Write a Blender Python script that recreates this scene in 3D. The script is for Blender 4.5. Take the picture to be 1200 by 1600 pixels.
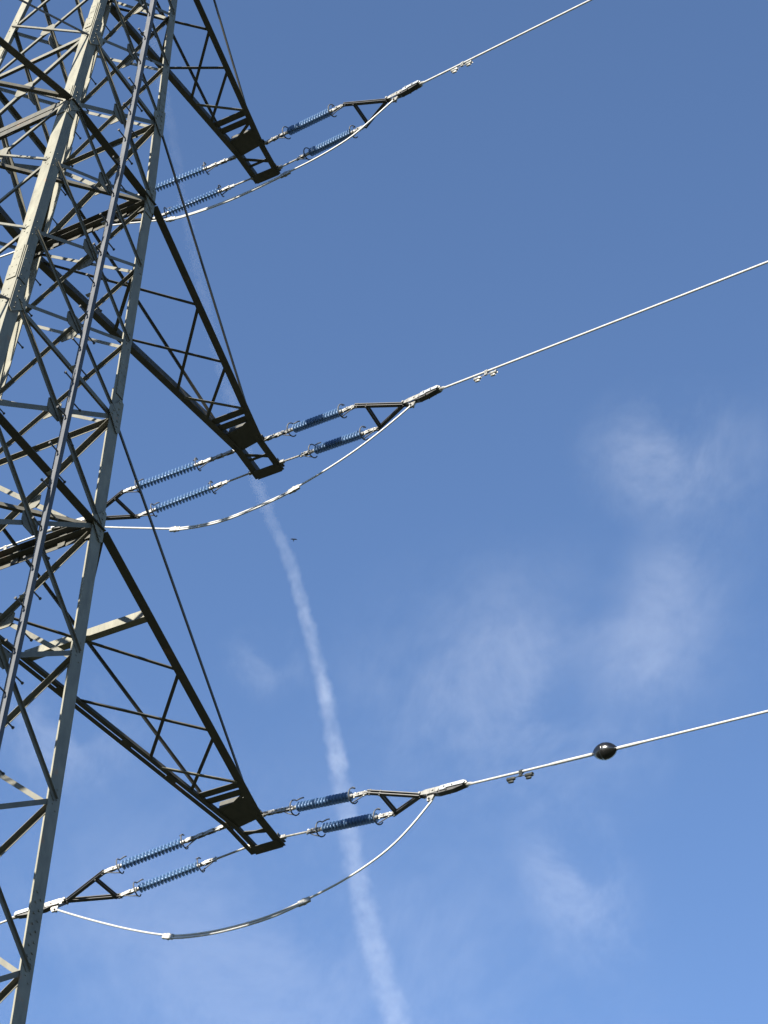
import bpy, bmesh, math, random
from mathutils import Vector as V, Matrix
random.seed(7)
SC = bpy.context.scene
for o in list(bpy.data.objects):
    bpy.data.objects.remove(o)
COL = SC.collection

# ------------------------------------------------------------------ camera
cd = bpy.data.cameras.new('camera')
cam = bpy.data.objects.new('camera', cd); COL.objects.link(cam); SC.camera = cam
CR, CU, CF = V((.4965, -.86416, .08197)), V((-.63684, -.29847, .71088)), V((.58984, .40515, .69852))
CAM = V((-18.30, -20.571, 1.585))
M = Matrix((CR, CU, -CF)).transposed().to_4x4(); M.translation = CAM
cam.matrix_world = M
cd.sensor_fit = 'VERTICAL'; cd.sensor_height = 36; cd.lens = 3705.98 / 1600 * 36
cd.clip_start = .1; cd.clip_end = 60000

# ------------------------------------------------------------------ sky, sun, exposure
SUN_AZ, SUN_EL = math.radians(175.8), math.radians(21.5)        # azimuth from +X towards +Y
SUN = V((math.cos(SUN_EL) * math.cos(SUN_AZ), math.cos(SUN_EL) * math.sin(SUN_AZ), math.sin(SUN_EL)))
w = bpy.data.worlds.new('World'); SC.world = w; w.use_nodes = True
nt = w.node_tree; nt.nodes.clear()
sk = nt.nodes.new('ShaderNodeTexSky'); sk.sky_type = 'NISHITA'; sk.sun_disc = False
sk.sun_elevation = SUN_EL; sk.sun_rotation = math.pi / 2 - SUN_AZ
sk.altitude = 0; sk.air_density = .62; sk.dust_density = 0; sk.ozone_density = 2.7
bg = nt.nodes.new('ShaderNodeBackground'); bg.inputs[1].default_value = .08
wo = nt.nodes.new('ShaderNodeOutputWorld')
nt.links.new(sk.outputs[0], bg.inputs[0]); nt.links.new(bg.outputs[0], wo.inputs[0])
sl = bpy.data.lights.new('sun', 'SUN'); sl.energy = 5.0; sl.angle = math.radians(.5); sl.color = (1, .935, .815)
so = bpy.data.objects.new('sun', sl); COL.objects.link(so)
so.rotation_euler = SUN.to_track_quat('Z', 'Y').to_euler(); so.location = (-40, 10, 60)
vs = SC.view_settings; vs.view_transform = 'Standard'; vs.look = 'None'; vs.gamma = 1; vs.exposure = 1.98
vs.use_curve_mapping = False
SC.cycles.use_denoising = True
SC.cycles.volume_bounces = 0
SC.cycles.volume_step_rate = 1.0
SC.cycles.volume_max_steps = 256

# ------------------------------------------------------------------ materials
def newmat(name):
    m = bpy.data.materials.new(name); m.use_nodes = True
    return m, m.node_tree, m.node_tree.nodes['Principled BSDF']
def ramp(nt, src, stops):
    r = nt.nodes.new('ShaderNodeValToRGB'); e = r.color_ramp.elements
    while len(e) < len(stops): e.new(.5)
    for i, (p, c) in enumerate(stops):
        e[i].position = p; e[i].color = (*c, 1)
    nt.links.new(src, r.inputs[0]); return r
def noise(nt, scale, detail=5, rough=.6, stretch=None):
    tc = nt.nodes.new('ShaderNodeNewGeometry'); n = nt.nodes.new('ShaderNodeTexNoise')
    n.inputs['Scale'].default_value = scale; n.inputs['Detail'].default_value = detail
    n.inputs['Roughness'].default_value = rough
    src = tc.outputs['Position']
    if stretch:
        mp = nt.nodes.new('ShaderNodeMapping'); mp.inputs['Scale'].default_value = stretch
        nt.links.new(src, mp.inputs[0]); src = mp.outputs[0]
    nt.links.new(src, n.inputs['Vector']); return n
def steel(name, c1, c2, rough, metal, rust=.0, bump=.15, scale=7):
    m, nt, b = newmat(name)
    n = noise(nt, scale, 6, .65, (1, 1, .35)); r = ramp(nt, n.outputs[0], [(.32, c1), (.68, c2)])
    col = r.outputs[0]
    if rust:
        n2 = noise(nt, 2.3, 8, .7); k = ramp(nt, n2.outputs[0], [(.62, (0, 0, 0)), (.72, (rust,) * 3)])
        mx = nt.nodes.new('ShaderNodeMix'); mx.data_type = 'RGBA'
        nt.links.new(k.outputs[0], mx.inputs['Factor']); nt.links.new(col, mx.inputs['A'])
        mx.inputs['B'].default_value = (.25, .11, .05, 1); col = mx.outputs['Result']
    nt.links.new(col, b.inputs['Base Color'])
    rr = ramp(nt, n.outputs[0], [(.2, (rough - .1,) * 3), (.8, (rough + .1,) * 3)])
    nt.links.new(rr.outputs[0], b.inputs['Roughness'])
    b.inputs['Metallic'].default_value = metal; b.inputs['Specular IOR Level'].default_value = .25 if rough > .55 else .5
    bp = nt.nodes.new('ShaderNodeBump'); bp.inputs['Strength'].default_value = bump; bp.inputs['Distance'].default_value = .01
    n3 = noise(nt, 45, 4, .6); nt.links.new(n3.outputs[0], bp.inputs['Height']); nt.links.new(bp.outputs[0], b.inputs['Normal'])
    return m
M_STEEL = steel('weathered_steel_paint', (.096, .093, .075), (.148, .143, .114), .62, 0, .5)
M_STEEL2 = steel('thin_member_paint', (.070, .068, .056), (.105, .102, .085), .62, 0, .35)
M_CHORD = steel('shade_darkened_chord', (.038, .037, .032), (.060, .058, .049), .62, 0, .3)  # same steel paint, darkened so the shade on the chords is in the colour
M_GALV = steel('galvanised_steel', (.20, .21, .222), (.28, .292, .305), .42, .3, 0)
M_RAIL = steel('shade_darkened_galvanised', (.036, .039, .046), (.058, .062, .070), .6, 0, 0)  # galvanised steel with the shade on rail and horns put into its colour
M_FIT = steel('fitting_metal', (.13, .126, .116), (.26, .255, .24), .42, .4, .12, .3, 20)
M_YOKE = steel('shade_darkened_yoke', (.016, .016, .017), (.032, .031, .030), .55, .1, .2)  # plain steel, coloured near black to stand for the shade on the yokes
M_ALU = steel('aluminium_cable', (.22, .219, .214), (.28, .278, .27), .5, .1, 0, .1, 12)
M_BLUE = steel('blue_grey_glaze', (.040, .086, .172), (.052, .106, .20), .5, 0, 0, .05, 20)
M_RUB = steel('black_plastic', (.0035, .0035, .0035), (.006, .006, .006), .22, 0, 0, .02)
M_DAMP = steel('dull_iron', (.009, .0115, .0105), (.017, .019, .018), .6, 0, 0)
M_BIRD = steel('dark_feathers', (.02, .02, .025), (.05, .045, .04), .8, 0)
gm, gnt, gb = newmat('meadow_grass')
gn = noise(gnt, .35, 8, .65); gr = ramp(gnt, gn.outputs[0], [(.3, (.016, .022, .009)), (.55, (.026, .032, .013)), (.75, (.04, .038, .022))])
gnt.links.new(gr.outputs[0], gb.inputs['Base Color']); gb.inputs['Roughness'].default_value = .95

# ------------------------------------------------------------------ object helpers
def link(name, data, parent=None):
    o = bpy.data.objects.new(name, data); COL.objects.link(o)
    if parent: o.parent = parent
    return o
def tag(o, label=None, cat=None, group=None, kind=None):
    for k, v in (('label', label), ('category', cat), ('group', group), ('kind', kind)):
        if v: o[k] = v
    return o
def mesh(name, verts, faces, mat, parent=None, smooth=False):
    me = bpy.data.meshes.new(name); me.from_pydata([tuple(v) for v in verts], [], faces); me.update()
    if mat: me.materials.append(mat)
    if smooth:
        for p in me.polygons: p.use_smooth = True
    return link(name, me, parent)
class MB:
    def __init__(s): s.v = []; s.f = []
    def add(s, v, f):
        n = len(s.v); s.v += [V(x) for x in v]; s.f += [tuple(i + n for i in q) for q in f]
    def extrude(s, poly, d):
        n = len(poly)
        s.add(list(poly) + [V(p) + d for p in poly],
              [tuple(range(n))[::-1], tuple(range(n, 2 * n))] + [(i, (i + 1) % n, n + (i + 1) % n, n + i) for i in range(n)])
    def box(s, c, ax, ay, az):            # centre and three half axes
        c = V(c); P = [c + sx * ax + sy * ay + sz * az for sx in (-1, 1) for sy in (-1, 1) for sz in (-1, 1)]
        s.add(P, [(0, 1, 3, 2), (4, 6, 7, 5), (0, 4, 5, 1), (2, 3, 7, 6), (0, 2, 6, 4), (1, 5, 7, 3)])
    def tube(s, pts, r, n=8, caps=True, radii=None):
        pts = [V(p) for p in pts]; base = len(s.v); up = None
        for i, p in enumerate(pts):
            t = (pts[min(i + 1, len(pts) - 1)] - pts[max(i - 1, 0)]).normalized()
            if up is None: up = V((0, 0, 1)) if abs(t.z) < .9 else V((1, 0, 0))
            a = (up - t * up.dot(t)).normalized(); b = t.cross(a); up = a
            rr = radii[i] if radii else r
            s.v += [p + (a * math.cos(k * 2 * math.pi / n) + b * math.sin(k * 2 * math.pi / n)) * rr for k in range(n)]
        for i in range(len(pts) - 1):
            for k in range(n):
                s.f.append((base + i * n + k, base + i * n + (k + 1) % n, base + (i + 1) * n + (k + 1) % n, base + (i + 1) * n + k))
        if caps:
            s.f.append(tuple(base + k for k in range(n))[::-1]); e = base + (len(pts) - 1) * n
            s.f.append(tuple(e + k for k in range(n)))
    def lathe(s, prof, n=20, closed=False):      # (x along axis, r) about local X
        base = len(s.v); m = len(prof)
        for x, r in prof:
            s.v += [V((x, r * math.cos(k * 2 * math.pi / n), r * math.sin(k * 2 * math.pi / n))) for k in range(n)]
        for i in range(m if closed else m - 1):
            j = (i + 1) % m
            for k in range(n):
                s.f.append((base + i * n + k, base + j * n + k, base + j * n + (k + 1) % n, base + i * n + (k + 1) % n))
        if not closed:
            s.f.append(tuple(base + k for k in range(n))[::-1]); e = base + (m - 1) * n
            s.f.append(tuple(e + k for k in range(n)))
    def build(s, name, mat, parent=None, smooth=False):
        return mesh(name, s.v, s.f, mat, parent, smooth)
def perp(d, ax):
    return (d - ax * d.dot(ax)).normalized()
def angle_mb(mb, P, Q, b, t, d1, d2, b2=None):
    P, Q = V(P), V(Q); ax = (Q - P).normalized(); d1 = perp(V(d1), ax); d2 = V(d2); d2 = d2 - ax * d2.dot(ax)
    d2 = (d2 - d1 * d2.dot(d1)).normalized(); b2 = b2 or b
    prof = [(0, 0), (b, 0), (b, t), (t, t), (t, b2), (0, b2)]
    mb.extrude([P + d1 * x + d2 * y for x, y in prof], Q - P)
def angle(name, P, Q, b, t, d1, d2, mat, parent, b2=None):
    mb = MB(); angle_mb(mb, P, Q, b, t, d1, d2, b2)
    return mb.build(name, mat, parent)
def plate(name, poly, th, nrm, mat, parent, bolts=()):
    mb = MB(); nrm = V(nrm).normalized(); mb.extrude([V(p) for p in poly], nrm * th)
    for c in bolts: bolt(mb, V(c) + nrm * th, nrm)
    return mb.build(name, mat, parent)
def bolt(mb, c, n, r=.017, h=.014):
    n = n.normalized(); a = n.orthogonal().normalized(); b = n.cross(a)
    mb.extrude([c + (a * math.cos(k * math.pi / 3) + b * math.sin(k * math.pi / 3)) * r for k in range(6)], n * h)

# ------------------------------------------------------------------ ground
g = mesh('ground', [(-4000, -4000, 0), (4000, -4000, 0), (4000, 4000, 0), (-4000, 4000, 0)], [(0, 1, 2, 3)], gm)
tag(g, 'rough green meadow under the pylon', kind='structure')

# ------------------------------------------------------------------ pylon
KY = 1.0294
ZA = {1: 26.952, 2: 34.998, 3: 42.525}
ZT = {1: 29.404, 2: 37.276, 3: 44.75}
def W(z):
    return 1.3 + (.0363 if z < ZA[2] else .0532) * (ZA[2] - z)
def cor(sx, sy, z): return V((sx * W(z), sy * W(z) * KY, z))
LEV = [0.15, 6.2, 11.4, 15.6, 18.822, 21.629, 24.356, ZA[1], ZT[1], 31.231, 33.183, ZA[2], ZT[2], 39.066, 40.747, ZA[3], ZT[3]]
PY = bpy.data.objects.new('pylon', None); COL.objects.link(PY)
tag(PY, 'tall lattice steel pylon with three tapering crossarms seen from below', 'pylon')
def legw(z): return .25 if z < 30 else (.215 if z < 37 else .175)
LEGSEG = [(0, 30.3), (30.3, ZA[2]), (ZA[2], 37.9), (37.9, 45.2)]
LEGS = {}
for sx, sy in ((1, -1), (-1, -1), (1, 1), (-1, 1)):
    mb = MB()
    for i, (z0, z1) in enumerate(LEGSEG):
        b = legw((z0 + z1) / 2)
        angle_mb(mb, cor(sx, sy, z0), cor(sx, sy, z1), b, .02, (-sx, 0, 0), (0, -sy, 0))
        # cover plates where two lengths of the leg meet
        if i:
            for d1, d2 in (((-sx, 0, 0), (0, sy, 0)), ((0, -sy, 0), (sx, 0, 0))):
                d1, d2 = V(d1), V(d2); pa, pb = cor(sx, sy, z0 - .42), cor(sx, sy, z0 + .42)
                poly = [pa + d1 * .02, pa + d1 * (b - .01), pb + d1 * (b - .01), pb + d1 * .02]
                mb.extrude([p + d2 * .002 for p in poly], d2 * .016)
                for k in range(4):
                    q = pa.lerp(pb, .12 + k * .25)
                    for u in (.07, b - .06): bolt(mb, q + d1 * u + d2 * .018, d2, .013, .007)
    # bolt groups at the joints
    for z in LEV[3:-1]:
        b = legw(z)
        for d1, d2 in (((-sx, 0, 0), (0, sy, 0)), ((0, -sy, 0), (sx, 0, 0))):
            d1, d2 = V(d1), V(d2)
            for k, (u, dz) in enumerate(((.3, -.16), (.62, -.08), (.35, .03), (.7, .10), (.4, .2))):
                bolt(mb, cor(sx, sy, z + dz) + d1 * b * u, d2, .013, .010)
    # rows of stitch bolts above the lowest joint in view
    if (sx, sy) == (1, -1):
        for k in range(7):
            for u in (.35, .72): bolt(mb, cor(sx, sy, 18.95 + k * .17 + (.08 if u > .5 else 0)) + V((-sx * .25 * u, 0, 0)), V((0, sy, 0)), .019, .016)
    L = mb.build('leg', M_STEEL, PY); LEGS[sx, sy] = L
# body bracing: each face, its two legs, its outward normal, and how the two diagonals are fixed
FACES = {'near': ((-1, -1), (1, -1), V((0, -1, 0))), 'arm': ((1, -1), (1, 1), V((1, 0, 0))),
         'left': ((-1, -1), (-1, 1), V((-1, 0, 0))), 'far': ((-1, 1), (1, 1), V((0, 1, 0)))}
UP = V((0, 0, 1))
def fnode(a, b, z, bl=None):
    p, q = cor(*a, z), cor(*b, z); return p + (q - p).normalized() * (legw(z) * .5 if bl is None else bl)
def face_member(name, P, Q, n, b, outside, heel_up=True, out_dir=None, off=0, mat=None, t=.008, b2=None):
    ax = (Q - P).normalized(); dn = n.cross(ax)
    if dn.z > 0: dn = -dn
    if abs(dn.z) < 1e-3: dn = -UP
    if not heel_up: dn = -dn
    sgn = 1 if outside else -1
    depth = n * ((.004 + off) if outside else -(.024 + off))
    o2 = n * (out_dir if out_dir is not None else sgn)
    # flange occupies thickness on the side of the outstanding leg
    P2, Q2 = P + depth - dn * b * .5, Q + depth - dn * b * .5
    return angle(name, P2, Q2, b, t, dn, o2, mat or M_STEEL2, PY, b2 or (b * .55 if outside else None))
for fn, (a, b, n) in FACES.items():
    for k in range(len(LEV) - 1):
        z0, z1 = LEV[k], LEV[k + 1]
        armp = k in (7, 11, 15); bw = .085 if armp else .062
        if k < 7: bw = .078
        if k > 11: bw = min(bw, .075)
        Ah, Bl = fnode(a, b, z1), fnode(b, a, z0); Bh, Al = fnode(b, a, z1), fnode(a, b, z0)
        if fn == 'near':
            face_member('diagonal_brace', Ah, Bl, n, bw, True, True)
            face_member('diagonal_brace', Bh, Al, n, bw, False, True)
        elif fn == 'arm':
            face_member('diagonal_brace', Ah, Bl, n, bw * .68, False, True, b2=bw * 1.2)
            face_member('diagonal_brace', Bh, Al, n, bw, True, True)
        elif fn == 'left':
            face_member('diagonal_brace', Ah, Bl, n, bw, False, True)
            face_member('diagonal_brace', Bh, Al, n, bw, True, False)
        else:
            face_member('diagonal_brace', Ah, Bl, n, bw, False, True)
            face_member('diagonal_brace', Bh, Al, n, bw, True, False)
        # centre gusset where the two diagonals cross
        if k > 2:
            wa, wb = (Ah - Bh).length, (Al - Bl).length
            tt = wa / (wa + wb); c = Ah.lerp(Bl, tt); u = (Bl - Al).normalized()
            s1, s2 = (Bl - Ah).normalized(), (Al - Bh).normalized()
            r = .2 if k < 12 else .16; h = .055
            poly = []
            for d, e in ((s1, 1), (s2, 1), (s1, -1), (s2, -1)):
                dd = d * e; pp = n.cross(dd).normalized()
                poly += [c + dd * r - pp * h, c + dd * r + pp * h]
            cc = c; poly.sort(key=lambda p: math.atan2((p - cc).dot(UP), (p - cc).dot(u)))
            poly = [p - n * .022 for p in poly]
            plate('gusset_plate', poly, .012, n, M_STEEL2, PY)
    # horizontals and big leg gussets at the top chord levels
    for lv in (1, 2, 3):
        z = ZT[lv]
        P, Q = fnode(a, b, z, .02), fnode(b, a, z, .02)
        face_member('horizontal_brace', P, Q, n, .06 if fn == 'arm' else .085, False, True, off=.012, b2=.095)
        if fn in ('near', 'far'):
            zz = ZA[lv]
            for sx in (a, b):
                for zc, big in ((z, .34), (zz, .30)):
                    p = cor(*sx, zc); d = V((-sx[0], 0, 0)); u = V((0, 0, 1))
                    s = big
                    pts = [(-.02, -.9), (.20, -1.05), (.62, -.55), (1.0, -.12), (.95, .28), (.5, .72), (.22, 1.25), (-.02, 1.1)]
                    poly = [cor(*sx, zc + y * s) + d * max(x * s + .0, .0) + n * .0225 for x, y in pts]
                    plate('gusset_plate', poly, .012, n, M_STEEL, PY,
                          bolts=[cor(*sx, zc + y * s) + d * x * s + n * .0225 for x, y in ((.3, -.7), (.3, -.35), (.3, .1), (.3, .5), (.3, .9), (.65, .1), (.75, -.2))])
    # crossarm level
    for lv in (1, 2, 3):
        z = ZA[lv]
        if fn in ('arm', 'left'):
            for dz, hu in ((.10, True), (-.07, True)):
                P, Q = fnode(a, b, z + dz, .03), fnode(b, a, z + dz, .03)
                face_member('horizontal_brace', P, Q, n, .125, False, hu, off=.03, mat=M_CHORD)
            for s in (.22, .5, .78):
                mbp = MB()
                c = cor(*a, z).lerp(cor(*b, z), s) - n * .085
                mbp.box(c + UP * .015, V((0, .07, 0)), n * .006, UP * .16)
                mbp.build('batten_plate', M_CHORD, PY)
        else:
            P, Q = cor(*a, z - .05) - n * .075, cor(*b, z - .05) - n * .075
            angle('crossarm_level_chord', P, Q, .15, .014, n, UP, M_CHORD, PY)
# plan bracing inside the body at each crossarm level
for lv in (1, 2, 3):
    z = ZA[lv] + .03
    for dz, (s1, s2) in ((0, ((1, -1), (-1, 1))), (.09, ((-1, -1), (1, 1)))):
        P, Q = cor(*s1, z + dz) * 1, cor(*s2, z + dz) * 1
        m = (P + Q) / 2; P, Q = P.lerp(m, .12), Q.lerp(m, .12); P.z = Q.z = z + dz
        ax = (Q - P).normalized()
        angle('plan_brace', P, Q, .07, .008, ax.cross(UP), UP, M_CHORD, PY)

# crossarms -----------------------------------------------------------------
ARM = {1: dict(L=9.291, dz=-.385, sk=.897, tk=.299, tt=.27, R=(.408, .612, .768), F=(.40, .642, .757), cb=(.79, .79), pl=(.842, .897)),
       2: dict(L=7.572, dz=-.512, sk=.873, tk=.267, tt=.267, R=(.351, .575, .738), F=(.36, .613, .728), cb=(.772, .765), pl=(.818, .873)),
       3: dict(L=5.848, dz=-.591, sk=.844, tk=.303, tt=.259, R=(.287, .478, .668), F=(.362, .545, .66), cb=(.712, .708), pl=(.785, .848))}
ARMNAME = {1: 'lowest', 2: 'middle', 3: 'uppermost'}
def arm_point(k, sx, f, side, dy=0, dz=0):
    A = ARM[k]; z = ZA[k]; r = W(z); x = r + f * (A['L'] - r)
    if f <= A['sk']: y = r * KY + .02 + (A['tk'] - r * KY - .02) * f / A['sk']
    else: y = A['tk'] + (A['tt'] - A['tk']) * (f - A['sk']) / (1 - A['sk'])
    return V((sx * x, side * (y + dy), z + A['dz'] * f - .05 + dz))
for k in (1, 2, 3):
    for sx in (1, -1):
        A = ARM[k]
        AR = bpy.data.objects.new('crossarm', None); COL.objects.link(AR); AR.parent = PY
        AR['label'] = '%s crossarm tapering to a square tip on the %s side' % (ARMNAME[k], 'wire-bearing' if sx > 0 else 'far outer')
        P = lambda f, s, dy=0, dz=0: arm_point(k, sx, f, s, dy, dz)
        bw = .155 if k == 1 else .14 if k == 2 else .125
        for s in (-1, 1):
            inn = V((0, -s, 0))
            mb = MB()
            def run(f0, f1):
                if k == 1 and s == 1:
                    angle_mb(mb, P(f0, s, .105), P(f1, s, .105), .088, .012, inn, UP, .05)
                    angle_mb(mb, P(f0, s, -.105), P(f1, s, -.105), .09, .012, -inn, UP, .06)
                else:
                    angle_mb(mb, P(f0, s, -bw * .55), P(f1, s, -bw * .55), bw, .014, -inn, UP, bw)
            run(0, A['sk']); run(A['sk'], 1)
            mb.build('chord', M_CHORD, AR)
            if k == 1 and s == 1:
                for f in (.12, .36, .56, .70):
                    m2 = MB()
                    c = P(f, s, .0, .0); ax = (P(f + .02, s) - P(f, s)).normalized()
                    m2.box(c - UP * .012, ax * .11, UP * .005, ax.cross(UP) * .085)
                    m2.build('batten_plate', M_CHORD, AR)
            # sloping top chord
            T = V((sx * W(ZT[k]), s * W(ZT[k]) * KY, ZT[k] - .1))
            E = P((A['R'] if s < 0 else A['F'])[2] + .03, s, -.02, .17)
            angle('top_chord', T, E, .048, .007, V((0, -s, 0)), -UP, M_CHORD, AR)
        def br(f0, s0, f1, s1, b=.06, dz=.015, mat=M_CHORD, vert=UP):
            a, e = P(f0, s0, -.05, dz), P(f1, s1, -.05, dz); ax = (e - a).normalized()
            d = ax.cross(UP); d = d if d.x * sx < 0 else -d
            angle('brace', a - d * b * .5, e - d * b * .5, b, .008, d, vert, mat, AR)
        R_, F_ = A['R'], A['F']
        br(.01, -1, F_[0] - .03, 1, .07); br(.03, 1, R_[0], -1, .06, .032)
        br(R_[0] + .01, -1, F_[1] - .015, 1); br(F_[0], 1, R_[1] - .01, -1, .06, .032)
        br(R_[1] + .01, -1, F_[2], 1); br(F_[1] + .015, 1, R_[2], -1, .06, -.012, M_STEEL2)
        if k == 1:                                   # deep transverse beam
            a, e = P(.243, -1, -.03, .03), P(.243, 1, -.03, .03)
            angle('cross_beam', a, e, .17, .012, UP, V((sx, 0, 0)), M_STEEL, AR, .13)
        for f, b in ((A['R'][2] + .002, .145), (A['R'][2] + .002 + .185 / (A['L'] - W(ZA[k])), .145)):
            a, e = P(f, -1, -.02, .02) + V((sx * b, 0, 0)), P(f, 1, -.02, .02) + V((sx * b, 0, 0))
            angle('cross_beam', a, e, b, .01, V((-sx, 0, 0)), UP, M_CHORD, AR, b * .8)
        br(A['cb'][0] + .02, -1, A['pl'][0] + .015, 1, .065)
        # plates in the tip
        f0, f1 = A['pl']; m3 = MB()
        m3.extrude([P(f0 - .02, -1, -.03, .022), P(f1, -1, -.03, .022), P(f1 + .012, 1, -.03, .022), P(f0 - .008, 1, -.03, .022)], UP * .014)
        m3.box(P(f0 - .015, -1, 0, .10).lerp(P(f0, 1, 0, .10), .5), V((.006, 0, 0)), V((0, A['tk'] * .9, 0)), V((0, 0, .08)))
        m3.build('tip_plate', M_CHORD, AR)
        m4 = MB(); L = A['L']
        fe = 1 - .20 / (L - W(ZA[k]))
        m4.extrude([P(fe, -1, .005, -.004), P(1, -1, .005, -.004), P(1, 1, .005, -.004), P(fe, 1, .005, -.004)], UP * -.012)
        m4.box(P(1, -1, 0, .07).lerp(P(1, 1, 0, .07), .5) + V((sx * .008, 0, 0)), V((.007, 0, 0)), V((0, A['tt'] + .01, 0)), V((0, 0, .085)))
        m4.build('end_plate', M_CHORD, AR)
        angle('cross_beam', P(fe - .035, -1, -.02, .02), P(fe - .035, 1, -.02, .02), .06, .01, V((-sx, 0, 0)), UP, M_CHORD, AR)
        br(f1 + .03, 1, fe - .03, -1, .07, .02)
        for s in (-1, 1):                            # lugs carrying the insulator strings
            for f in (f1 - .004, 1 - .09 / (L - W(ZA[k]))):
                m5 = MB(); c = P(f, s, .035, .06); m5.box(c, V((.07, 0, 0)), V((0, .045, 0)), V((0, 0, .012)))
                m5.box(P(f, s, .004, .075), V((.11, 0, 0)), V((0, .005, 0)), V((0, 0, .085)))
                m5.build('string_lug', M_CHORD, AR)

# peak of the mast (above the frame)
mb = MB()
for sx, sy in ((1, -1), (-1, -1), (1, 1), (-1, 1)):
    angle_mb(mb, cor(sx, sy, 45.2), V((sx * .12, sy * .12, 49.5)), .12, .014, (-sx, 0, 0), (0, -sy, 0))
mb.build('mast_peak', M_STEEL, PY)

# climbing rail with step bolts on the near face ------------------------------
def railp(z): return V((.12, -(W(z) * KY + .17), z))
mb = MB()
zs = [2.5, ZA[2], 44.6]
for z0, z1 in zip(zs, zs[1:]):
    angle_mb(mb, railp(z0), railp(z1), .095, .01, (0, 1, 0), (1, 0, 0), .085)
RAIL = mb.build('climbing_rail', M_RAIL, PY)
me_b = None
def step_bolt(parent, p, d, r=.013, ln=.2):
    global me_b
    if me_b is None:
        m = MB(); m.tube([(0, 0, 0), (ln, 0, 0)], r, 8); m.lathe([(ln - .004, .024), (ln + .016, .024)], 8)
        o = m.build('step_bolt', M_YOKE, parent); me_b = o.data
    else: o = link('step_bolt', me_b, parent)
    o.rotation_euler = V(d).to_track_quat('X', 'Z').to_euler(); o.location = p
z = 15.0; i = 0
while z < 44.2:
    s = 1 if i % 2 else -1
    step_bolt(RAIL, railp(z) + V((.085 if s > 0 else 0, .05, 0)), (s, 0, 0)); z += .41; i += 1
z = 16.3
while z < 44:
    b = legw(z); step_bolt(LEGS[1, 1], cor(1, 1, z) + V((0, -b * .72, 0)), (1, 0, 0), ); z += .82
for z in LEV[3:]:
    m = MB(); p = railp(z); m.box(p + V((.03, .125, -.06)), V((.035, 0, 0)), V((0, .065, 0)), V((0, 0, .006)))
    m.build('rail_bracket', M_GALV, PY)

# ------------------------------------------------------------------ insulator strings, yokes, clamps, cables
ASM = {
 '1R': [[8.459, -0.39, 26.607], [8.229, -2.72, 26.185], [9.122, -0.383, 26.567], [8.831, -2.87, 26.116], [8.458, -3.588, 26.008], [8.325, -4.574, 25.829], [7.488, -10.225, 24.8]],
 '2R': [[6.811, -0.298, 34.551], [6.487, -2.658, 34.123], [7.42, -0.357, 34.486], [7.106, -2.782, 34.046], [6.69, -3.573, 33.929], [6.524, -4.469, 33.765], [5.425, -11.373, 32.507]],
 '3R': [[5.114, -0.3, 42.026], [4.77, -2.605, 41.606], [5.741, -0.358, 41.933], [5.358, -2.78, 41.492], [4.951, -3.511, 41.401], [4.811, -4.399, 41.239], [4.144, -8.566, 40.479]],
 '1L': [[8.467, 0.322, 26.607], [8.265, 2.836, 26.153], [9.105, 0.263, 26.567], [8.909, 2.89, 26.093], [8.499, 3.737, 25.965], [8.352, 4.763, 25.778], [8.21, 6.4, 25.48]],
 '2L': [[6.81, 0.308, 34.551], [6.483, 2.743, 34.109], [7.41, 0.32, 34.486], [7.123, 2.78, 34.04], [6.677, 3.615, 33.919], [6.505, 4.404, 33.774], [6.346, 5.513, 33.572]],
 '3L': [[5.131, 0.309, 42.026], [4.814, 2.67, 41.597], [5.714, 0.273, 41.933], [5.436, 2.66, 41.501], [4.999, 3.518, 41.393], [4.754, 4.397, 41.229], [4.496, 5.943, 40.947]],
}
INS_L = 1.36
# shared meshes, local X along the string
def keep(mb, name, mat, smooth):
    o = mb.build(name, mat, None, smooth); me = o.data; bpy.data.objects.remove(o); return me
m = MB(); m.lathe([(-.012, .028), (-.004, .05), (.006, .086), (.013, .090), (.017, .085), (.016, .05), (.026, .028)], 24); ME_SHED = keep(m, 'shed', M_BLUE, True)
m = MB(); m.lathe([(.0, .026), (INS_L, .026)], 14); ME_ROD = keep(m, 'rod', M_BLUE, True)
m = MB(); m.lathe([(-.02, .018), (0, .036), (.08, .038), (.10, .03)], 14); ME_CAP = keep(m, 'end_fitting', M_FIT, True)
def horn_mesh(flip):
    m = MB(); pts = []
    R = .135
    pts += [V((.0 + flip * .11, -.03, R + .075)), V((flip * .07, -.01, R + .06)), V((flip * .02, 0, R + .03))]
    for i in range(17):
        t = math.radians(8 + i * 252 / 16); pts.append(V((0, R * math.sin(t), R * math.cos(t))))
    m.tube(pts, .0125, 8)
    # stay back to the link
    m.tube([V((0, R * math.sin(math.radians(190)), R * math.cos(math.radians(190)))), V((-flip * .02 - .0, 0, -.10)) + V((-flip * .1, 0, 0)), V((-flip * .26, 0, -.03))], .011, 6)
    return keep(m, 'arcing_horn', M_RAIL, True)  # horns take the darkened metal as painted shade
HORN = {1: horn_mesh(1), -1: horn_mesh(-1)}
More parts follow.
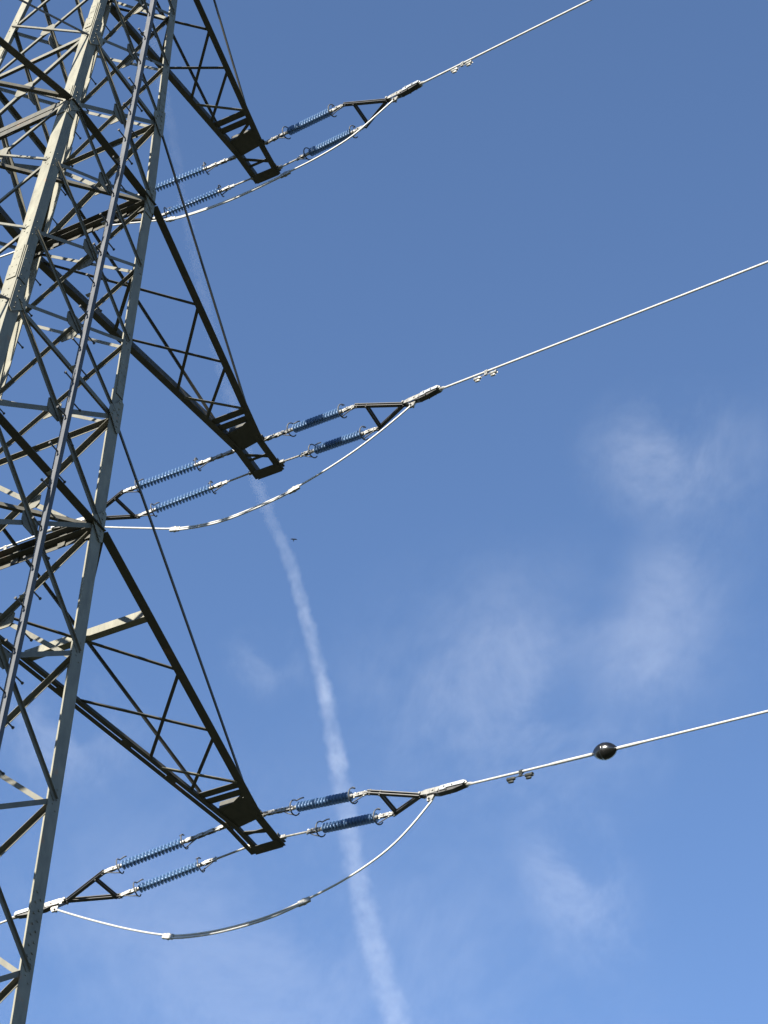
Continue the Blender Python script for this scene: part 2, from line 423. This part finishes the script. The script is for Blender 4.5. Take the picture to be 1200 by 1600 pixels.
def chain_links(mb, x0, x1, heavy):
    """alternating shackles, twisted plates and pins along local X"""
    x = x0; i = 0
    while x < x1 - .02:
        ln = min(.105, x1 - x); c = x + ln / 2; tw = i % 2
        a, b = (V((0, .012, 0)), V((0, 0, .034))) if tw else (V((0, .034, 0)), V((0, 0, .012)))
        if heavy:
            for s in (-1, 1):
                off = (V((0, .022, 0)) if tw else V((0, 0, .022))) * s
                mb.box(V((c, 0, 0)) + off, V((ln * .58, 0, 0)), a * .6, b)
            pin = V((0, .05, 0)) if tw else V((0, 0, .05))
            mb.tube([V((x, 0, 0)) - pin, V((x, 0, 0)) + pin], .017, 8)
        else:
            mb.box(V((c, 0, 0)), V((ln * .5, 0, 0)), a * 1.1, b)
        mb.tube([V((c - ln * .5, 0, 0)), V((c + ln * .5, 0, 0))], .018, 8)
        x += ln; i += 1
def string(P, Q, label, rodded, group):
    P, Q = V(P), V(Q); L = (Q - P).length
    root = bpy.data.objects.new('insulator_string', None); COL.objects.link(root)
    ax = (Q - P).normalized(); side = V((1, 0, 0)); side = perp(side, ax); sgn = 1
    ey = -side; ez = ax.cross(ey)
    if ez.z < 0: ez = -ez
    ey = ez.cross(ax)
    # local Y towards the side facing the sun
    mat = Matrix((ax, ey, ez)).transposed().to_4x4(); mat.translation = P
    root.matrix_world = mat
    tag(root, label, 'insulator', group)
    s = L - INS_L - .33
    mb = MB()
    if rodded:
        mb.tube([V((0, 0, 0)), V((s - .26, 0, 0))], .020, 10); mb.box((0.02, 0, 0), V((.05, 0, 0)), V((0, .03, 0)), V((0, 0, .03)))
        chain_links(mb, s - .27, s, True)
    else: chain_links(mb, 0, s, True)
    mb.build('link_chain', M_FIT, root)
    m2 = MB(); chain_links(m2, s + INS_L, L, True); m2.build('yoke_link', M_FIT, root)
    o = link('rod', ME_ROD, root); o.location = (s, 0, 0)
    o = link('end_fitting', ME_CAP, root); o.location = (s, 0, 0)
    o = link('end_fitting', ME_CAP, root); o.location = (s + INS_L, 0, 0); o.rotation_euler = (0, math.pi, 0)
    n = 17
    for i in range(n):
        o = link('shed', ME_SHED, root); o.location = (s + .11 + i * (INS_L - .22) / (n - 1), 0, 0)
    for x, fl in ((s + .03, 1), (s + INS_L - .03, -1)):
        o = link('arcing_horn', HORN[fl], root); o.location = (x, 0, 0)
        if ey.x > 0: o.scale = (1, -1, 1)
    return root
SIDE = {'R': 'right', 'L': 'left'}
LEVN = {'1': 'lowest', '2': 'middle', '3': 'uppermost'}
GI = 'blue insulator strings at the crossarm tips'
def frame(P, Q):
    ax = (V(Q) - V(P)).normalized(); y = perp(V((1, 0, 0)), ax); z = ax.cross(y)
    if z.z < 0: z = -z; y = -y
    return ax, y, z
for key, (Pi, Qi, Po, Qo, ap, ce, far) in ASM.items():
    lv, sd = key; Pi, Qi, Po, Qo, ap, ce, far = map(V, (Pi, Qi, Po, Qo, ap, ce, far))
    where = '%s of the %s crossarm tip' % (SIDE[sd], LEVN[lv])
    string(Pi, Qi, 'inner blue insulator string on a thick link chain, ' + where, False, GI)
    string(Po, Qo, 'outer blue insulator string on a thin rod, ' + where, True, GI)
    # triangular yoke
    ax = (ap - (Qi + Qo) / 2).normalized(); across = perp(Qo - Qi, ax); nz = ax.cross(across)
    y = bpy.data.objects.new('yoke', None); COL.objects.link(y); y.location = ap
    tag(y, 'dark triangular yoke frame joining the two insulators %s of the %s crossarm' % (SIDE[sd], LEVN[lv]), 'yoke', 'triangular yoke frames')
    def bar(A, B, b, ext=.05):
        A = A - ap; B = B - ap; d = (B - A).normalized(); A -= d * ext; B += d * ext; s = d.cross(nz).normalized(); mb = MB()
        for q in (-1, 1):
            mb.box((A + B) / 2 + nz * q * .026, d * (B - A).length * .5, s * b, nz * .008)
        for e in (A + d * ext, B - d * ext): mb.tube([e - nz * .06, e + nz * .06], .018, 8)
        mb.build('bar', M_YOKE, y)
    bar(Qi, ap, .033); bar(Qo, ap, .033); bar(Qi.lerp(ap, .2), Qo.lerp(ap, .06), .026, 0)
    # dead-end clamp
    c = bpy.data.objects.new('dead_end_clamp', None); COL.objects.link(c)
    ax, yy, zz = frame(ap, ce); mt = Matrix((ax, yy, zz)).transposed().to_4x4(); mt.translation = ap; c.matrix_world = mt
    tag(c, 'bright metal dead end clamp gripping the conductor %s of the %s crossarm' % (SIDE[sd], LEVN[lv]), 'clamp', 'dead end clamps')
    L = (ce - ap).length
    mb = MB()
    for q in (-1, 1):
        mb.extrude([V((x, q * .05 - .007, z)) for x, z in ((.02, -.03), (.02, .03), (.14, .055), (.42, .06), (.42, -.03), (.2, -.05))], V((0, .014, 0)))
    mb.tube([(.03, -.085, 0), (.03, .085, 0)], .024, 10); mb.tube([(.0, 0, 0), (.1, 0, 0)], .03, 10)
    mb.tube([(.3, -.075, 0.01), (.3, .075, 0.01)], .02, 8)
    mb.build('lug', M_FIT, c)
    mb = MB()
    mb.extrude([V((x, -.052, z)) for x, z in ((.30, -.05), (.30, .0), (L - .06, .0), (L - .08, -.02), (L - .26, -.06), (.42, -.075))], V((0, .104, 0)))
    for x in (.42, .6): mb.tube([(x, -.07, -.045), (x, .07, -.045)], .014, 6)
    mb.build('painted_shade_body', M_YOKE, c)  # lower half of the clamp, coloured dark to imitate its shaded underside
    mb = MB()
    mb.extrude([V((x, -.055, z)) for x, z in ((.30, .003), (.32, .04), (.37, .07), (L - .05, .085), (L, .05), (L, .003))], V((0, .11, 0)))
    ob = mb.build('clamp_body', M_FIT, c)
    bv = ob.modifiers.new('bevel', 'BEVEL'); bv.width = .015; bv.segments = 2
    mb = MB()
    for q in (-1, 1):
        mb.extrude([V((x, q * .065 - .008, z)) for x, z in ((.46, -.035), (.46, .055), (L - .06, .07), (L - .02, .035), (L - .06, .0), (.62, -.005), (.56, -.035))], V((0, .016, 0)))
    for x in (.55, .72):
        if x < L - .08: mb.tube([(x, -.095, .025), (x, .095, .025)], .016, 6)
    mb.build('wedge_cover', M_GALV, c)
    mb = MB(); mb.tube([(L - .02, 0, .01), (L + .05, 0, .01), (L + .1, 0, 0.005)], .03, 10, radii=[.034, .031, .022]); mb.build('nose_sleeve', M_FIT, c)
    # jumper lug hanging under the clamp
    mb = MB(); mb.extrude([V((x, -.02, z)) for x, z in ((.16, -.02), (.34, -.02), (.30, -.16), (.20, -.17))], V((0, .04, 0)))
    mb.tube([(.24, -.06, -.13), (.24, .06, -.13)], .018, 8); mb.build('jumper_lug', M_FIT, c)
    # conductor running off to the next pylon
    d = (far - ce); h = V((d.x, d.y, 0)); hl = h.length; h.normalize(); s0 = d.z / hl
    mb = MB(); pts = []
    span = 300.0
    for i in range(90):
        x = 170 * (i / 89) ** 1.6
        pts.append(ce + h * x + UP * (s0 * x * (1 - x / span)))
    cp = lambda x: ce + h * x + UP * (s0 * x * (1 - x / span))
    mb.tube(pts, .0215, 12)
    co = mb.build('conductor', M_ALU, None, True)
    tag(co, 'bright overhead conductor cable running %s from the %s crossarm clamp' % (SIDE[sd], LEVN[lv]), 'cable', 'overhead conductors')
    # vibration damper
    if key in ('1R', '2R', '3R', '2L'):
        p = cp({'1R': 1.10, '2R': 1.07, '3R': 1.08, '2L': 1.0}[key]); t = (cp(1.2) - cp(1.0)).normalized()
        _, y2, z2 = frame(p, p + t); dm = bpy.data.objects.new('vibration_damper', None); COL.objects.link(dm)
        mt = Matrix((t, y2, z2)).transposed().to_4x4(); mt.translation = p; dm.matrix_world = mt
        tag(dm, 'small dumbbell vibration damper under the conductor %s of the %s crossarm' % (SIDE[sd], LEVN[lv]), 'damper', 'vibration dampers')
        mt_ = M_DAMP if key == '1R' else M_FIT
        mb = MB(); mb.box((0, 0, -.03), V((.028, 0, 0)), V((0, .016, 0)), V((0, 0, .06))); mb.tube([(-.032, 0, 0), (.032, 0, 0)], .034, 10); mb.tube([(0, -.035, -.05), (0, .035, -.05)], .012, 6)
        mb.build('clip', mt_, dm)
        mb = MB(); mb.tube([(-.2, 0, -.105), (-.1, 0, -.09), (0, 0, -.085), (.1, 0, -.09), (.2, 0, -.105)], .008, 6); mb.build('messenger_wire', mt_, dm)
        for q in (-1, 1):
            m = MB(); m.lathe([(.10, .014), (.115, .03), (.15, .034), (.21, .03), (.25, .038), (.262, .03)], 14)
            m.v = [V((v.x * q, v.y, v.z - .105)) for v in m.v]
            m2 = MB(); m2.lathe([(.13, .012), (.14, .024), (.22, .024), (.235, .012)], 10)
            m.add([V((v.x * q, v.y + .01, v.z - .155)) for v in m2.v], m2.f)
            m.build('weight', mt_, dm, True)
    if key == '1R':                                   # black spindle marker threaded on the conductor
        x = 2.745; p = cp(x); t = (cp(x + .2) - cp(x)).normalized(); _, y2, z2 = frame(p, p + t)
        mk = bpy.data.objects.new('warning_marker', None); COL.objects.link(mk); mt = Matrix((t, y2, z2)).transposed().to_4x4(); mt.translation = p; mk.matrix_world = mt
        tag(mk, 'black glossy spindle shaped warning marker threaded on the lowest right conductor', 'marker ball')
        for q, nm in ((-1, 'shell_half'), (1, 'shell_half')):
            prof = []
            for i in range(13):
                u = i / 12; xx = .232 * u; rr = .142 * max(0, (1 - u ** 2.0)) ** .72 if u < 1 else .0
                prof.append((q * xx, max(rr, .03)))
            m = MB(); m.lathe(prof, 32); m.build(nm, M_RUB, mk, True)
        m = MB(); m.lathe([(-.006, .1435), (.006, .1435)], 32); m.build('seam_band', M_RUB, mk)
        m = MB(); m.tube([(-1.15, 0, 0), (-1.0, 0, 0), (-.25, 0, 0)], .02, 10, radii=[.0205, .028, .028]); m.build('armour_rod', M_ALU, mk)
        m = MB(); m.tube([(.25, 0, 0), (.6, 0, 0), (.8, 0, 0)], .02, 10, radii=[.028, .028, .0205]); m.build('armour_rod', M_ALU, mk)

# jumper loops --------------------------------------------------------------
def smooth_curve(P, n=14):
    P = [V(p) for p in P]; out = []
    Q = [P[0] * 2 - P[1]] + P + [P[-1] * 2 - P[-2]]
    for i in range(1, len(Q) - 2):
        a, b, c, d = Q[i - 1], Q[i], Q[i + 1], Q[i + 2]
        for k in range(n):
            t = k / n
            out.append(.5 * ((2 * b) + (c - a) * t + (2 * a - 5 * b + 4 * c - d) * t * t + (3 * b - a - 3 * c + d) * t ** 3))
    out.append(P[-1])
    for _ in range(40):
        out = [out[0]] + [(out[i - 1] + out[i] * 2 + out[i + 1]) / 4 for i in range(1, len(out) - 1)] + [out[-1]]
    return out
JUMP = {
 1: ([[8.425, -3.845, 25.80], [8.426, -3.452, 25.347], [8.429, -2.995, 24.974], [8.432, -2.288, 24.65], [8.436, -1.562, 24.459], [8.439, -0.823, 24.319], [8.443, 0.074, 24.309], [8.447, 0.738, 24.388], [8.449, 1.26, 24.505], [8.453, 2.165, 24.886], [8.458, 3.194, 25.4], [8.462, 3.93, 25.80]], -1.50, 1.26),
 2: ([[6.648, -3.76, 33.76], [6.647, -3.221, 33.388], [6.646, -2.438, 32.966], [6.644, -1.34, 32.593], [6.642, -0.537, 32.477], [6.641, 0.317, 32.444], [6.639, 1.301, 32.663], [6.638, 1.90, 32.918], [6.636, 2.983, 33.39], [6.634, 3.81, 33.77]], -1.36, 1.33),
 3: ([[4.916, -3.70, 41.26], [4.918, -3.161, 40.85], [4.919, -2.709, 40.54], [4.921, -1.97, 40.337], [4.923, -1.36, 40.27], [4.925, -0.519, 40.181], [4.927, 0.262, 40.167], [4.93, 1.139, 40.258], [4.931, 1.70, 40.40], [4.934, 2.416, 40.708], [4.935, 3.0, 40.97], [4.936, 3.70, 41.24]], -1.25, 1.65)}
for k, (pts, y0, y1) in JUMP.items():
    J = bpy.data.objects.new('jumper_loop', None); COL.objects.link(J)
    tag(J, 'pale drooping jumper cable loop hanging below the %s crossarm tip' % ARMNAME[k], 'cable', 'jumper loops')
    cv = smooth_curve(pts)
    m = MB(); m.tube(cv, .019, 10); m.build('cable', M_ALU, J, True)
    mid = [p for p in cv if y0 - .05 < p.y < y1 + .05]
    m = MB(); m.tube([p + V((-.012, 0, -.058)) for p in mid], .019, 10); m.build('parallel_cable', M_ALU, J, True)
    for y in (y0, y1):
        i = min(range(1, len(cv) - 1), key=lambda i: abs(cv[i].y - y)); t = (cv[i + 1] - cv[i - 1]).normalized()
        c = cv[i] + V((-.006, 0, -.029)); _, y2, z2 = frame(c, c + t)
        m = MB(); m.box(c, t * .12, y2 * .026, z2 * .05); m.box(c, t * .03, y2 * .034, z2 * .056)
        ob = m.build('connector', M_FIT, J)
        bv = ob.modifiers.new('bevel', 'BEVEL'); bv.width = .01; bv.segments = 2

# ------------------------------------------------------------------ bird
bp_ = V((62.604, 41.189, 97.711))
mb = MB()
mb.lathe([(-.22, .004), (-.16, .03), (-.05, .055), (.06, .058), (.13, .035), (.17, .034), (.20, .02), (.225, .003)], 12)
for s in (-1, 1):
    top = [(.09, .03, .02), (.10, .18, .06), (.02, .36, .03), (-.03, .36, .028), (-.05, .18, .05), (-.06, .03, .02)]
    mb.extrude([V((x, y * s, z)) for x, y, z in top], V((0, 0, -.012)))
mb.extrude([V((-.15, -.02, .004)), V((-.15, .02, .004)), V((-.31, .06, .004)), V((-.31, -.06, .004))], V((0, 0, -.01)))
bd = mb.build('bird', M_BIRD, None, True); bd.location = bp_; bd.scale = (.55, .55, .55); bd.rotation_euler = (.15, .05, math.radians(-140))
tag(bd, 'tiny dark bird flying in the sky beside the vapour trail', 'bird')

# ------------------------------------------------------------------ vapour trail and thin clouds (real volumes, far away)
def vol_mat(name, build, step):
    m = bpy.data.materials.new(name); m.use_nodes = True; nt = m.node_tree; nt.nodes.clear()
    out = nt.nodes.new('ShaderNodeOutputMaterial'); pv = nt.nodes.new('ShaderNodeVolumePrincipled')
    pv.inputs['Color'].default_value = (.97, .98, 1, 1); pv.inputs['Anisotropy'].default_value = 0
    nt.links.new(pv.outputs[0], out.inputs['Volume'])
    nt.links.new(build(nt), pv.inputs['Density']); m.cycles.volume_step_rate = step
    return m
def mth(nt, op, a, b=None, clamp=False):
    n = nt.nodes.new('ShaderNodeMath'); n.operation = op; n.use_clamp = clamp
    for i, x in enumerate((a, b)):
        if x is None: continue
        if isinstance(x, (int, float)): n.inputs[i].default_value = x
        else: nt.links.new(x, n.inputs[i])
    return n.outputs[0]
A0, A1 = V((1972.3, 2042.3, 4000)), V((5540.3, 3459, 4000))
TL = (A1 - A0).length
# sideways drift of the trail along its length (metres) and its half width
DRIFT = [(0, 0), (.071, 13), (.143, 29), (.214, 34), (.286, 28), (.357, 8), (.429, -17), (.5, -21), (.571, -15), (.643, -2), (.714, 11), (.786, 20), (.857, 18.5), (.929, 10), (1, 0)]
HALF = [(0, 15), (.25, 18), (.45, 23), (.62, 33), (.75, 44), (.88, 52), (1, 56)]
def fcurve(nt, x, pts, lo, hi):
    n = nt.nodes.new('ShaderNodeFloatCurve'); c = n.mapping.curves[0]
    c.points[0].location = (pts[0][0], (pts[0][1] - lo) / (hi - lo)); c.points[1].location = (pts[-1][0], (pts[-1][1] - lo) / (hi - lo))
    for a, b in pts[1:-1]: c.points.new(a, (b - lo) / (hi - lo))
    n.mapping.extend = 'HORIZONTAL'; n.mapping.update(); nt.links.new(x, n.inputs['Value'])
    return mth(nt, 'ADD', mth(nt, 'MULTIPLY', n.outputs[0], hi - lo), lo)
def trail(nt):
    tc = nt.nodes.new('ShaderNodeTexCoord'); sp = nt.nodes.new('ShaderNodeSeparateXYZ')
    nt.links.new(tc.outputs['Object'], sp.inputs[0]); x, y, z = sp.outputs
    u = mth(nt, 'DIVIDE', x, TL)
    y2 = mth(nt, 'SUBTRACT', y, fcurve(nt, u, DRIFT, -40, 40))
    Rr = fcurve(nt, u, HALF, 0, 60)
    # ragged edge: lumps push the surface in and out
    ne = nt.nodes.new('ShaderNodeTexNoise'); ne.inputs['Scale'].default_value = .022; ne.inputs['Detail'].default_value = 5; ne.inputs['Roughness'].default_value = .62
    nt.links.new(tc.outputs['Object'], ne.inputs['Vector'])
    r = mth(nt, 'DIVIDE', mth(nt, 'SQRT', mth(nt, 'ADD', mth(nt, 'MULTIPLY', y2, y2), mth(nt, 'MULTIPLY', z, z))), Rr)
    r = mth(nt, 'ADD', r, mth(nt, 'MULTIPLY', mth(nt, 'SUBTRACT', ne.outputs[0], .5), 1.5))
    fr = nt.nodes.new('ShaderNodeMapRange'); fr.interpolation_type = 'SMOOTHSTEP'
    fr.inputs['From Min'].default_value = 1.05; fr.inputs['From Max'].default_value = .35; nt.links.new(r, fr.inputs[0])
    n = nt.nodes.new('ShaderNodeTexNoise'); n.inputs['Scale'].default_value = .036; n.inputs['Detail'].default_value = 4; n.inputs['Roughness'].default_value = .6
    mp = nt.nodes.new('ShaderNodeMapping'); mp.inputs['Scale'].default_value = (.55, 1, 1); mp.inputs['Location'].default_value = (40, 3, 9)
    nt.links.new(tc.outputs['Object'], mp.inputs[0]); nt.links.new(mp.outputs[0], n.inputs['Vector'])
    nn = mth(nt, 'MULTIPLY', mth(nt, 'SUBTRACT', n.outputs[0], .16, True), 2.2)
    fade = fcurve(nt, u, [(0, .16), (.2, .22), (.36, .55), (.5, 1), (.62, 1), (.75, .8), (1, .75)], 0, 1)
    n1 = nt.nodes.new('ShaderNodeTexNoise'); n1.noise_dimensions = '1D'; n1.inputs['Scale'].default_value = 1; n1.inputs['Detail'].default_value = 3; n1.inputs['Roughness'].default_value = .6
    nt.links.new(mth(nt, 'MULTIPLY', x, 1 / 150), n1.inputs['W'])
    puff = mth(nt, 'ADD', mth(nt, 'MULTIPLY', n1.outputs[0], 1.7), .15)
    d = mth(nt, 'MULTIPLY', mth(nt, 'MULTIPLY', mth(nt, 'MULTIPLY', fr.outputs[0], nn), fade), puff)
    return mth(nt, 'MULTIPLY', mth(nt, 'DIVIDE', d, Rr), TRAIL_D)
TRAIL_D = .062
def lerp_pts(pts, u):
    if u < 0: return pts[0][1]
    for (a, b), (c, d) in zip(pts, pts[1:]):
        if u <= c: return b + (d - b) * (u - a) / (c - a)
    return pts[-1][1]
mb = MB(); path = []
for i in range(65):
    u = -.6 + i * 2.3 / 64; path.append(V((u * TL, lerp_pts(DRIFT, u), 0)))
mb.tube(path, 1, 12, True, [lerp_pts(HALF, -.6 + i * 2.3 / 64) * 1.75 for i in range(65)])
ct = mb.build('vapour_trail', vol_mat('trail_vapour', trail, .014), None)
ax = (A1 - A0).normalized(); yy = UP.cross(ax)
mt = Matrix((ax, yy, UP)).transposed().to_4x4(); mt.translation = A0; ct.matrix_world = mt
tag(ct, 'long white aircraft vapour trail crossing the blue sky behind the crossarms', 'vapour trail')

def cloud(c, rad, rot, dens, seed, scale, label, thr=.42, spin=0, base=.04):
    def f(nt):
        tc = nt.nodes.new('ShaderNodeTexCoord'); mp = nt.nodes.new('ShaderNodeMapping')
        mp.inputs['Scale'].default_value = tuple(1 / r for r in rad); nt.links.new(tc.outputs['Object'], mp.inputs[0])
        ln = nt.nodes.new('ShaderNodeVectorMath'); ln.operation = 'LENGTH'; nt.links.new(mp.outputs[0], ln.inputs[0])
        fall = nt.nodes.new('ShaderNodeMapRange'); fall.interpolation_type = 'SMOOTHSTEP'
        fall.inputs['From Min'].default_value = 1; fall.inputs['From Max'].default_value = .25
        nt.links.new(ln.outputs['Value'], fall.inputs[0])
        n = nt.nodes.new('ShaderNodeTexNoise'); n.noise_dimensions = '4D'; n.inputs['W'].default_value = seed
        n.inputs['Scale'].default_value = 1 / scale; n.inputs['Detail'].default_value = 10; n.inputs['Roughness'].default_value = .72
        n.inputs['Distortion'].default_value = .4
        sq = nt.nodes.new('ShaderNodeMapping'); sq.inputs['Rotation'].default_value = (0, 0, math.radians(spin)); sq.inputs['Scale'].default_value = (.72, 1.1, .6)
        nt.links.new(tc.outputs['Object'], sq.inputs[0]); nt.links.new(sq.outputs[0], n.inputs['Vector'])
        sm = nt.nodes.new('ShaderNodeMapRange'); sm.interpolation_type = 'SMOOTHSTEP'
        sm.inputs['From Min'].default_value = thr; sm.inputs['From Max'].default_value = thr + .36; nt.links.new(n.outputs[0], sm.inputs[0])
        return mth(nt, 'MULTIPLY', mth(nt, 'MULTIPLY', fall.outputs[0], mth(nt, 'ADD', sm.outputs[0], base)), dens / rad[2])
    bm = bmesh.new(); bmesh.ops.create_icosphere(bm, subdivisions=3, radius=1)
    me = bpy.data.meshes.new('cloud'); 
    for v in bm.verts: v.co = V((v.co.x * rad[0], v.co.y * rad[1], v.co.z * rad[2]))
    bm.to_mesh(me); bm.free(); o = link('cloud', me); me.materials.append(vol_mat('thin_cloud', f, .07))
    o.location = c; o.rotation_euler = (0, 0, math.radians(rot))
    tag(o, label, 'cloud', 'faint wispy clouds')
YAW = 34.5
cloud((2175, 990, 2500), (200, 180, 12), YAW, .074, 3, 150, 'small soft white cloud puff high at the right', .38, 20)
cloud((2400, 1085, 2470), (520, 130, 12), YAW + 6, .048, 8, 240, 'thin vertical streak of cloud trailing below the soft right puff', .33, 10, .08)
cloud((2480, 1250, 2520), (260, 420, 11), YAW, .030, 31, 220, 'thin band of cloud linking the right streak to the central veil', .38, 60)
cloud((2570, 1440, 2500), (480, 420, 13), YAW + 8, .056, 12, 230, 'broad faint veil of cloud right of the vapour trail', .38, -35, .06)
cloud((3060, 1585, 2500), (420, 150, 12), YAW - 18, .055, 14, 170, 'narrow slanting wisp of cloud under the warning marker', .37, -10)
cloud((2320, 1774, 2500), (130, 110, 16), YAW, .042, 17, 80, 'tiny faint cloud puff between pylon and vapour trail', .40)
cloud((2340, 2190, 2500), (240, 200, 11), YAW, .055, 21, 140, 'faint cloud smudge behind the lower pylon leg', .38)
cloud((3150, 2250, 2560), (900, 900, 15), YAW, .036, 25, 420, 'dim cloud veil low beneath the lowest jumper loop', .34, 15, .14)
